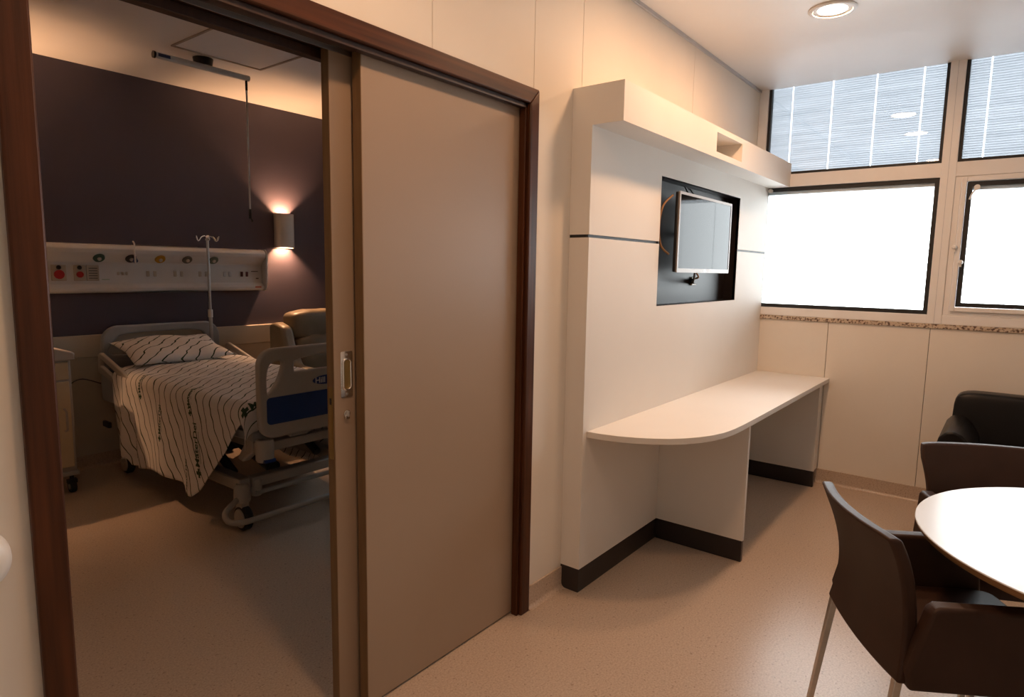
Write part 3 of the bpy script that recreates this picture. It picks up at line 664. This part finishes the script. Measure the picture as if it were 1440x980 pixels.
# ------------------------------------------------------------------ wall sconces
SCW = 50.0
def sconce(x, label):
    t = thing('wall_sconce', label, 'wall lamp', (x, YB, 1.615), 'up and down wall sconces')
    hw_, d, c = .074, .105, .028
    outer = [(-hw_, 0), (-hw_, -d + .006), (-hw_ + .006, -d), (hw_ - c, -d), (hw_, -d + c), (hw_, 0)]
    inner = [(-hw_ + .006, -.006), (-hw_ + .006, -d + .008), (hw_ - c - .003, -d + .006), (hw_ - .006, -d + c + .003), (hw_ - .006, -.006)]
    me = curve2d([[(x + a, b) for a, b in outer], [(x + a, b) for a, b in inner]], .145)
    link('housing', xf(me, lambda v: Vector((v.x, YB - .0005 + v.y, v.z + 1.76))), 'sconce_white', t)
    for s, zc in ((1, 1.815), (-1, 1.705)):
        bm = bmesh.new(); lathe(bm, [(.030, 0), (.030, .012 * s), (.001, .016 * s)], (x, YB - .052, zc), 20); obj('bulb', bm, 'sconce_glow', t, smooth=True)
        l = bpy.data.lights.new('sconce_lamp', 'SPOT'); l.energy = SCW; l.color = (1.0, .52, .26); l.spot_size = math.radians(130); l.spot_blend = .9; l.shadow_soft_size = .012
        o = bpy.data.objects.new('sconce_lamp', l); COL.objects.link(o); o.parent = t; o.location = (0, -.040, zc + .030 * s - 1.615); o.rotation_euler = (0, 0, 0) if s < 0 else (PI, 0, 0)
    return t
sconce(1.117, 'grey box wall sconce glowing up and down above the recliner')
sconce(-1.15, 'grey box wall sconce glowing up and down above the bedside cabinet')

# ------------------------------------------------------------------ ceiling fittings
hx = thing('ceiling_hatch', 'square access hatch flush in the bedroom ceiling', 'hatch', (.12, 2.37, HB))
me = curve2d([[(-.175, 2.09), (.42, 2.09), (.42, 2.65), (-.175, 2.65)], [(-.163, 2.102), (.408, 2.102), (.408, 2.638), (-.163, 2.638)]], .004)
link('frame', xf(me, lambda c: Vector((c.x, c.y, HB - .004 + c.z))), 'hatch_edge', hx)
obj('panel', B((-.158, .403, 2.107, 2.633, HB - .003, HB - .0005)), 'ceiling_paint', hx)
cl = thing('ceiling_rail', 'grey ceiling rail with black mount and hanging steel rod', 'rail', (.05, 2.72, HB))
bm = bmesh.new(); cyl(bm, (.07, 2.745, HB), (.07, 2.745, HB - .045), .062, .055, 28); obj('mount', bm, 'tv_black', cl, smooth=True, autos=40)
bm = bmesh.new(); tube(bm, [(.055, 2.715, HB - .04), (.04, 2.69, HB - .07)], .014, 10); obj('mount_neck', bm, 'tv_black', cl, smooth=True)
bm = bmesh.new(); cyl(bm, (-.262, 2.67, 2.715), (.342, 2.67, 2.715), .019, n=20); rl = obj('rail', bm, 'rail_grey', cl, smooth=True, autos=40)
bm = bmesh.new(); cyl(bm, (-.274, 2.67, 2.715), (-.262, 2.67, 2.715), .021, n=20); obj('end_cap', bm, 'tv_black', rl, smooth=True, autos=40)
obj('label_strip', B((-.25, -.18, 2.649, 2.652, 2.706, 2.724)), 'outlet_blue', rl)
bm = bmesh.new(); cyl(bm, (.323, 2.67, 2.70), (.323, 2.67, 2.635), .008, n=12); obj('hook', bm, 'tv_black', cl, smooth=True)
bm = bmesh.new(); cyl(bm, (.323, 2.67, 2.64), (.320, 2.67, 1.83), .0065, n=12); rd = obj('hanging_rod', bm, 'rail_grey', cl, smooth=True)
bm = bmesh.new(); cyl(bm, (.320, 2.67, 1.845), (.320, 2.67, 1.78), .010, n=12); tube(bm, [(.320, 2.67, 1.79), (.328, 2.66, 1.77), (.322, 2.65, 1.762)], .005, 8); obj('rod_tip', bm, 'tv_black', rd, smooth=True)

# ------------------------------------------------------------------ hospital bed
BC = .035; BW = .43
bed = thing('hospital_bed', 'adjustable hospital bed with moulded end boards, blue inset and casters', 'bed', (BC, 2.45, 0))
def foot_pt(pts): return [(BC + a, b) for a, b in pts]
fo = rrect(BC - .40, BC + .40, .575, 1.022, .075, 8)
fo = [(a, b + (.018 * math.cos((a - BC) / .4 * PI / 2) if b > .9 else 0)) for a, b in fo]
def smooth2(pts, sub=5):
    P = [Vector((a, b, 0)) for a, b in pts]; n = len(P); out = []
    for i in range(n):
        a, b, c, d = P[i - 1], P[i], P[(i + 1) % n], P[(i + 2) % n]
        for k in range(sub):
            t = k / sub; q = 0.5 * ((2 * b) + (c - a) * t + (2 * a - 5 * b + 4 * c - d) * t * t + (3 * b - a - 3 * c + d) * t ** 3); out.append((q.x, q.y))
    return out
hl = [(-.370, .80), (-.372, .90), (-.350, .960), (-.300, .978), (-.262, .968), (-.262, .925), (-.292, .855), (-.335, .80)]
hc = [(-.212, .905), (-.212, .955), (-.19, .975), (0, .992), (.19, .975), (.212, .955), (.212, .905), (.19, .893), (0, .893), (-.19, .893)]
FYc = 1.452
me = curve2d([fo, smooth2(foot_pt(hl)), smooth2(foot_pt([(-a, b) for a, b in hl[::-1]])), smooth2(foot_pt(hc), 3)], .010, .010)
fb = link('footboard', upright(me, FYc), 'bed_plastic', bed, smooth=True, autos=35)
me = curve2d([rrect(BC - .372, BC + .372, .640, .782, .022)], .003); link('blue_inset', upright(me, FYc - .0215), 'bed_blue', fb)
me = curve2d([[(BC + .095 * math.cos(2 * PI * k / 40), .838 + .026 * math.sin(2 * PI * k / 40)) for k in range(40)]], .002); link('logo_badge', upright(me, FYc - .0212), 'bed_blue', fb)
link('logo_lettering', xf(text_mesh('Hill', .044), lambda c: Vector((BC - .048 + c.x * 1.1, FYc - .0242, .837 + c.y))), 'logo_white', fb)
me = curve2d([rrect(-.395 + BC, .445 + BC - .02, .52, 1.005, .10, 8), smooth2([(BC - .33, .80), (BC - .33, .92), (BC - .25, .965), (BC, .972), (BC + .25, .965), (BC + .33, .92), (BC + .33, .80)])], .010, .012)
link('headboard', upright(me, 3.475), 'bed_plastic_grey', bed, smooth=True, autos=35)
bm = bmesh.new(); cushion(bm, (BC, 2.46, .665), (.425, .985, .070), .14, 20); obj('mattress', bm, 'mattress_cover', bed, smooth=True)
obj('deck', B((BC - .42, BC + .42, 1.50, 3.44, .545, .600)), 'bed_plastic_grey', bed, bevel=.01)
obj('lift_frame', B((BC - .36, BC - .31, 1.50, 3.42, .48, .545), (BC + .31, BC + .36, 1.50, 3.42, .48, .545), (BC - .40, BC + .40, 1.475, 1.525, .485, .535), (BC - .31, BC + .31, 3.33, 3.39, .48, .545)), 'bed_metal', bed, bevel=.005)
obj('base_frame', B((BC - .38, BC - .31, 1.72, 3.30, .215, .285), (BC + .31, BC + .38, 1.72, 3.30, .215, .285), (BC - .31, BC + .31, 1.70, 1.77, .225, .285), (BC - .31, BC + .31, 3.23, 3.30, .225, .285)), 'bed_metal', bed, bevel=.008)
for sx in (-1, 1):
    for ya, yb2 in ((1.95, 2.45), (3.1, 2.6)):
        bm = bmesh.new(); tube(bm, [(BC + sx * .285, ya, .255), (BC + sx * .285, yb2, .51)], .026, 8); obj('lift_arm', bm, 'bed_dark', bed, smooth=True, autos=40)
bm = bmesh.new(); cyl(bm, (BC - .12, 1.8, .28), (BC - .1, 2.5, .44), .04, n=16); obj('actuator', bm, 'bed_dark', bed, smooth=True, autos=40)
obj('motor_housing', B((BC - .28, BC - .05, 2.25, 2.60, .30, .44)), 'bed_dark', bed, bevel=.02)
# corner bumpers, lever, brake pedal bar
for sx in (-1, 1):
    bm = bmesh.new(); lathe(bm, [(.001, .44), (.040, .44), (.046, .45), (.048, .54), (.043, .556), (.03, .560), (.026, .552), (.001, .552)], (BC + sx * .365, 1.475, 0), 28); obj('corner_bumper', bm, 'bed_plastic', bed, smooth=True, autos=40)
    bm = bmesh.new(); prism(bm, [(0, .47), (-.05, .445), (-.11, .40), (-.16, .41), (-.10, .49), (-.05, .55), (0, .545)], lambda a, b: (BC + sx * .335, 1.56 - a, b), lambda a, b: (BC + sx * .385, 1.56 - a, b)); obj('bumper_bracket', bm, 'bed_plastic', bed, bevel=.008)
obj('crank_lever', B((BC - .23, BC - .12, 1.445, 1.475, .548, .566), (BC - .16, BC - .10, 1.45, 1.475, .555, .58)), 'bed_plastic', bed, bevel=.006)
obj('bumper_clip', B((BC - .395, BC - .33, 1.425, 1.47, .44, .458)), 'bed_blue', bed, bevel=.003)
bm = bmesh.new(); tube(bm, smooth_path([(BC - .31, 1.75, .205), (BC - .42, 1.70, .175), (BC - .495, 1.66, .145), (BC - .505, 1.60, .115), (BC - .44, 1.565, .105), (BC - .30, 1.565, .105), (BC, 1.565, .105), (BC + .30, 1.565, .105), (BC + .44, 1.565, .105), (BC + .505, 1.60, .115), (BC + .495, 1.66, .145), (BC + .42, 1.70, .175), (BC + .31, 1.75, .205)], 5), .016, 12); obj('brake_bar', bm, 'bed_metal', bed, smooth=True, autos=50)
bm = bmesh.new(); cyl(bm, (BC - .30, 1.70, .195), (BC + .30, 1.70, .195), .014, n=12); obj('cross_bar', bm, 'bed_metal', bed, smooth=True, autos=50)
for sx in (-1, 1):
    for yy in (1.72, 3.25):
        xx = BC + sx * .365
        bm = bmesh.new(); lathe(bm, [(.001, .160), (.040, .160), (.044, .168), (.042, .245), (.030, .262), (.001, .262)], (xx, yy, 0), 24); box(bm, xx - .022, xx + .022, yy - .03, yy + .03, .09, .17)
        cs = obj('caster', bm, 'bed_plastic', bed, smooth=True, autos=40)
        bm = bmesh.new(); lathe(bm, [(.001, .175), (.026, .175), (.030, .182), (.030, .262), (.024, .270), (.001, .270)], (xx - sx * .085, yy, 0), 20); obj('post_cap', bm, 'bed_plastic', cs, smooth=True, autos=40)
        bm = bmesh.new(); lathe(bm, [(.030, -.024), (.062, -.024), (.070, -.016), (.070, .016), (.062, .024), (.030, .024)], (xx + sx * .0, yy - .01, .0702), 36, 'x'); obj('tyre', bm, 'rubber_black', cs, smooth=True, autos=40)
        bm = bmesh.new(); lathe(bm, [(.001, -.032), (.050, -.030), (.055, -.022), (.055, .022), (.050, .030), (.001, .032)], (xx, yy - .01, .0702), 30, 'x'); obj('hub', bm, 'bed_plastic', cs, smooth=True, autos=40)
# head-end side rails, lowered
for sx in (-1, 1):
    out = [(3.385, .72), (3.375, .815), (3.345, .838), (3.29, .828), (2.95, .735), (2.80, .69), (2.78, .65), (2.84, .63), (3.02, .64), (3.30, .70), (3.345, .705)]
    hol = [(3.350, .755), (3.340, .805), (3.28, .797), (3.00, .715), (2.90, .675), (3.02, .672), (3.30, .740)]
    me = curve2d([smooth2(out, 4), smooth2(hol, 4)], .006, .007)
    xx = BC + sx * .452
    link('side_rail', xf(me, lambda c: Vector((xx + c.z, c.x, c.y))), 'bed_plastic', bed, smooth=True, autos=35)
    out = [(3.345, .73), (3.335, .70), (3.10, .655), (2.90, .62), (2.86, .56), (2.92, .54), (3.30, .52), (3.36, .56)]
    me = curve2d([smooth2(out, 4)], .004, .004)
    link('rail_skirt', xf(me, lambda c: Vector((xx + c.z, c.x, c.y))), 'bed_plastic_grey', bed, smooth=True, autos=35)
    bm = bmesh.new(); box(bm, min(xx, BC + sx * .40), max(xx, BC + sx * .40), 3.02, 3.10, .545, .60); obj('rail_arm', bm, 'bed_dark', bed, bevel=.004)
bm = bmesh.new(); tube(bm, smooth_path([(-.40, 3.44, .62), (-.52, 3.47, .66), (-.60, 3.49, .58), (-.635, 3.50, .35), (-.64, 3.50, .14)]), .004, 8); pc = obj('power_cord', bm, 'cable_dark', bed, smooth=True)
obj('control_handset', B((BC - .51, BC - .487, 3.14, 3.24, .36, .40)), 'tv_black', bed, bevel=.006)

# ------------------------------------------------------------------ striped sheet
TOPZ, HWs, RC = .748, .472, .060
Y_A, Y_B, Y_F = 1.355, 3.13, 1.535             # foot end, head end of the sheet
def hem(y, side):                  # lowest z of the drape at y
    if side < 0:
        pts = [(1.355, .66), (1.50, .66), (1.55, .61), (1.66, .49), (1.98, .21), (2.06, .155), (2.17, .142), (2.20, .195), (2.45, .215), (2.65, .190), (2.80, .165), (2.90, .155), (2.96, .205), (3.03, .17), (3.13, .16)]
    else:
        pts = [(1.355, .66), (1.50, .66), (1.60, .52), (1.85, .34), (2.05, .12), (2.3, .05), (2.6, .055), (3.2, .12)]
    for (a, b), (c, d) in zip(pts, pts[1:]):
        if y <= c:
            t = (y - a) / (c - a); return b + (d - b) * t
    return pts[-1][1]
ARC = RC * PI / 2
def crown(x, y):
    return .012 * (1 - (x / HWs) ** 2) + .006 * math.sin(7 * y + 3 * x) * math.cos(5 * x) + .004 * math.sin(19 * (x + .55 * y)) 
def sheet(u, y):
    if y >= Y_F: return sheet0(u, y)
    p = sheet0(u, Y_F); e = Y_F - y
    if e < ARC: return p + Vector((0, -RC * math.sin(e / RC), -RC * (1 - math.cos(e / RC))))
    return p + Vector((0, -RC, -RC - (e - ARC)))
def sheet0(u, y):
    """u: unrolled width coordinate, metres from the bed axis (negative = left)."""
    s = abs(u); sg = 1 if u >= 0 else -1; flat = HWs - RC
    rise = .015 * max(0, min(1, (y - 2.7) / .4))
    if s <= flat: return Vector((BC + u, y, TOPZ + crown(u, y) + rise))
    e = s - flat; k0 = crown(sg * flat, y) + rise
    if e < ARC:
        a = e / RC; return Vector((BC + sg * (flat + RC * math.sin(a)), y, TOPZ + k0 * (1 - e / ARC * .5) - RC * (1 - math.cos(a))))
    d = e - ARC; z = TOPZ + k0 * .5 - RC - d
    q = min(1, d / .50)
    fold = .020 * q * math.sin(13.5 * y + .8) + .028 * q * q * math.sin(6.3 * y - 2.0)
    if sg < 0:
        fold += .055 * q * math.exp(-((y - (2.93 + .06 * q)) / .045) ** 2) - .045 * q * math.exp(-((y - (2.84)) / .05) ** 2)
        fold += .06 * q * q * math.exp(-((y - 2.09) / .10) ** 2)
    yy = y - (.05 * q * q if sg < 0 else 0) + .012 * math.sin(9 * y) * q
    return Vector((BC + sg * (HWs + .018 * q + fold * .9 + .012 * (1 - q) * 0), yy, z))
def ulim(y, side):
    return HWs - RC + ARC + max(.02, (TOPZ - RC - hem(y, side)))
bm = bmesh.new(); nu, nv = 120, 110
def sfn(a, b):
    y = Y_A + (Y_B - Y_A) * b; u = -ulim(y, -1) + (ulim(y, -1) + ulim(y, 1)) * a; return sheet(u, y)
def suv(a, b):
    y = Y_A + (Y_B - Y_A) * b; u = -ulim(y, -1) + (ulim(y, -1) + ulim(y, 1)) * a; return (u, y)
grid(bm, sfn, nu, nv, suv)
bs = tag(obj('bed_sheet', bm, 'striped_cotton', smooth=True), 'white bed sheet with wavy green stripes draped over the bed side', 'sheet')
md = bs.modifiers.new('cloth', 'SOLIDIFY'); md.thickness = .003; md.offset = 0
def printed(body, size, u, y, ang, emblem=True):
    me = text_mesh(body, size)
    b2 = bmesh.new(); b2.from_mesh(me)
    if emblem:
        x0 = min(v.co.x for v in b2.verts) - size * .55; a = size * .40; t = size * .15
        for w_, h_ in ((a, t), (t, a)):
            for q in (1,):
                vv = [b2.verts.new((x0 + sx * w_, sy * h_, 0)) for sx, sy in ((-1, -1), (1, -1), (1, 1), (-1, 1))]; b2.faces.new(vv)
        vv = [b2.verts.new((x0 + sx, sy, 0)) for sx, sy in ((size * .9, -size * .62), (size * 3.6, -size * .62), (size * 3.6, -size * .56), (size * .9, -size * .56))]; b2.faces.new(vv)
    bmesh.ops.triangulate(b2, faces=b2.faces[:])
    bmesh.ops.subdivide_edges(b2, edges=[e for e in b2.edges if e.calc_length() > size * .3], cuts=2)
    ca, sa = math.cos(ang), math.sin(ang)
    for v in b2.verts:
        uu = u + v.co.x * ca - v.co.y * sa; yy = y + v.co.x * sa + v.co.y * ca
        p = sheet(uu, yy); e = 1e-3
        n = (sheet(uu + e, yy) - p).cross(sheet(uu, yy + e) - p).normalized()
        v.co = p + n * .0032
    b2.to_mesh(me); b2.free()
    link('printed_logo', me, 'ink_green', bs)
# text direction: along +u on the drape runs upwards; along +x on the top
for body, sz, u, y, a in (('MaterDei', .064, -.735, 1.985, 0.08), ('MaterDei', .046, -.66, 2.42, 0.02), ('MaterDei', .046, -.84, 2.80, 0.05),
                          ('MaterDei', .046, -.46, 2.08, 0.3), ('MaterDei', .044, -.46, 2.72, 0.2), ('MaterDei', .046, -.93, 2.12, 0.0), ('MaterDei', .066, -.305, 1.49, 0.0)):
    printed(body, sz, u, y, a)

# ------------------------------------------------------------------ pillow
bm = bmesh.new()
def pil(u, v, sgn):
    x = (2 * u - 1); y = (2 * v - 1)
    e = max(0, 1 - abs(x) ** 2.6) ** .55 * max(0, 1 - abs(y) ** 2.6) ** .55
    z = sgn * .058 * e + .008 * math.sin(5 * x + 3 * y)
    lx = x * (.345 - .02 * (1 - abs(y))); ly = y * (.225 - .012 * (1 - abs(x)))
    t = math.radians(15)
    return Vector((BC - .035 + lx, 3.200 + ly * math.cos(t) - z * math.sin(t), .853 + ly * math.sin(t) + z * math.cos(t)))
puv = lambda u, v: (.84 * v - 1.6, .49 * u + .4)
A_ = grid(bm, lambda u, v: pil(u, v, 1), 28, 20, puv); B_ = grid(bm, lambda u, v: pil(u, v, -1), 28, 20, puv)
bmesh.ops.remove_doubles(bm, verts=bm.verts, dist=1e-4)
tag(obj('pillow', bm, 'striped_cotton', smooth=True), 'striped white pillow resting at the head of the bed', 'pillow')

# ------------------------------------------------------------------ drip stand on the bed head
iv = thing('drip_pole', 'chrome drip pole with curled hooks rising beside the bed head', 'drip stand', (.378, 3.40, .50))
bm = bmesh.new(); cyl(bm, (.378, 3.40, .545), (.378, 3.40, 1.08), .014, n=14); obj('lower_pole', bm, 'brushed_steel', iv, smooth=True, autos=40)
bm = bmesh.new(); cyl(bm, (.378, 3.40, 1.08), (.378, 3.40, 1.655), .010, n=14); obj('upper_pole', bm, 'brushed_steel', iv, smooth=True, autos=40)
bm = bmesh.new(); cyl(bm, (.378, 3.40, 1.05), (.378, 3.40, 1.11), .018, n=14); obj('clamp_collar', bm, 'white_plastic', iv, smooth=True, autos=40)
bm = bmesh.new(); lathe(bm, [(.001, 1.645), (.016, 1.645), (.02, 1.66), (.016, 1.682), (.001, 1.685)], (.378, 3.40, 0), 16); obj('hook_hub', bm, 'chrome', iv, smooth=True)
for k in range(4):
    a = k * PI / 2 + .35; c, s_ = math.cos(a), math.sin(a)
    bm = bmesh.new(); tube(bm, smooth_path([(.378 + c * q, 3.40 + s_ * q, z) for q, z in ((.005, 1.665), (.03, 1.678), (.06, 1.668), (.08, 1.645), (.098, 1.645), (.110, 1.675))], 4), .0045, 8); obj('hook', bm, 'chrome', iv, smooth=True)

# ------------------------------------------------------------------ bedside cabinet
cb = thing('bedside_cabinet', 'cream bedside cabinet with grey frame and moulded top on casters', 'cabinet', (-.92, 3.28, 0))
cx0, cx1, cy0, cy1 = -1.16, -.690, 3.055, 3.50
obj('body', B((cx0, cx1, cy0 + .01, cy1, .135, .865)), 'cabinet_grey', cb, bevel=.008)
bm = bmesh.new()
prism(bm, [(cx0 - .015, .855), (cx1 + .018, .855), (cx1 + .022, .895), (cx1 + .008, .905), (cx1 - .06, .925), (cx1 - .13, .945), (cx1 - .24, .95), (cx0 + .13, .945), (cx0 + .05, .915), (cx0 - .015, .905)], lambda a, b: (a, cy0 - .015, b), lambda a, b: (a, cy1, b)); obj('moulded_top', bm, 'bed_plastic', cb, bevel=.010, seg=3)
dr = obj('drawer', B((cx0 + .02, cx1 - .018, cy0 - .004, cy0 + .012, .735, .845)), 'cabinet_cream', cb, bevel=.004)
bm = bmesh.new(); tube(bm, smooth_path([(-.97, cy0 - .003, .79), (-.96, cy0 - .028, .79), (-.88, cy0 - .028, .79), (-.87, cy0 - .003, .79)]), .006, 8); obj('handle', bm, 'cabinet_grey', dr, smooth=True)
do = obj('cupboard_door', B((cx0 + .02, cx1 - .018, cy0 - .004, cy0 + .012, .175, .722)), 'cabinet_cream', cb, bevel=.004)
bm = bmesh.new(); tube(bm, smooth_path([(cx1 - .055, cy0 - .003, .41), (cx1 - .052, cy0 - .03, .425), (cx1 - .052, cy0 - .034, .48), (cx1 - .052, cy0 - .03, .535), (cx1 - .055, cy0 - .003, .55)]), .007, 8); obj('handle', bm, 'cabinet_grey', do, smooth=True)
obj('bottom_tray', B((cx0 - .005, cx1 + .006, cy0 - .01, cy1, .118, .145)), 'bed_plastic_grey', cb, bevel=.006)
for xx in (cx0 + .04, cx1 - .03):
    for yy in (cy0 + .03, cy1 - .05):
        bm = bmesh.new(); cyl(bm, (xx, yy, .075), (xx, yy, .12), .012, n=12); box(bm, xx - .026, xx + .026, yy - .018, yy + .018, .062, .088); cs = obj('caster', bm, 'bed_dark', cb)
        bm = bmesh.new(); lathe(bm, [(.012, -.016), (.038, -.016), (.041, -.010), (.041, .010), (.038, .016), (.012, .016)], (xx, yy, .0412), 24, 'x'); obj('tyre', bm, 'rubber_black', cs, smooth=True, autos=40)
        bm = bmesh.new(); lathe(bm, [(.001, -.019), (.020, -.018), (.020, .018), (.001, .019)], (xx, yy, .0412), 18, 'x'); obj('hub', bm, 'bed_plastic', cs, smooth=True, autos=40)

# ------------------------------------------------------------------ recliner
rc = thing('recliner', 'tan leather recliner with puffed headrest beside the bed', 'recliner', (1.28, 3.05, 0))
def puff(p):
    w_ = 1 + .035 * math.sin(26 * p.x) * (1 if p.z > 0 else .3)
    return Vector((p.x, p.y * w_ + .10 * max(0, p.z), p.z * (1 + .03 * math.sin(31 * p.x + 1))))
bm = bmesh.new(); cushion(bm, (1.30, 3.205, .965), (.375, .115, .125), .42, 22, puff); obj('headrest', bm, 'recliner_leather', rc, smooth=True)
bm = bmesh.new(); cushion(bm, (1.30, 3.16, .69), (.365, .12, .20), .38, 22, puff); obj('backrest', bm, 'recliner_leather', rc, smooth=True)
bm = bmesh.new(); cushion(bm, (1.30, 2.86, .45), (.34, .36, .10), .32, 20); obj('seat', bm, 'recliner_leather', rc, smooth=True)
bm = bmesh.new(); cushion(bm, (1.30, 2.50, .34), (.33, .07, .17), .35, 18); obj('footrest', bm, 'recliner_leather', rc, smooth=True)
for sx in (-1, 1):
    xx = 1.30 + sx * .42
    bm = bmesh.new(); prism(bm, [(2.46, .10), (3.28, .10), (3.33, .55), (3.33, .975), (3.25, .992), (3.13, .96), (3.08, .80), (2.98, .66), (2.52, .63), (2.45, .55)], lambda a, b: (xx - .055, a, b), lambda a, b: (xx + .055, a, b)); obj('armrest', bm, 'recliner_leather', rc, bevel=.032, seg=4)
obj('base', B((.96, 1.64, 2.55, 3.26, .05, .36)), 'recliner_leather', rc, bevel=.02)
for xx in (.90, 1.70):
    for yy in (2.56, 3.20):
        bm = bmesh.new(); cyl(bm, (xx, yy, 0), (xx, yy, .11), .022, .028, 14); obj('foot', bm, 'bed_dark', rc)
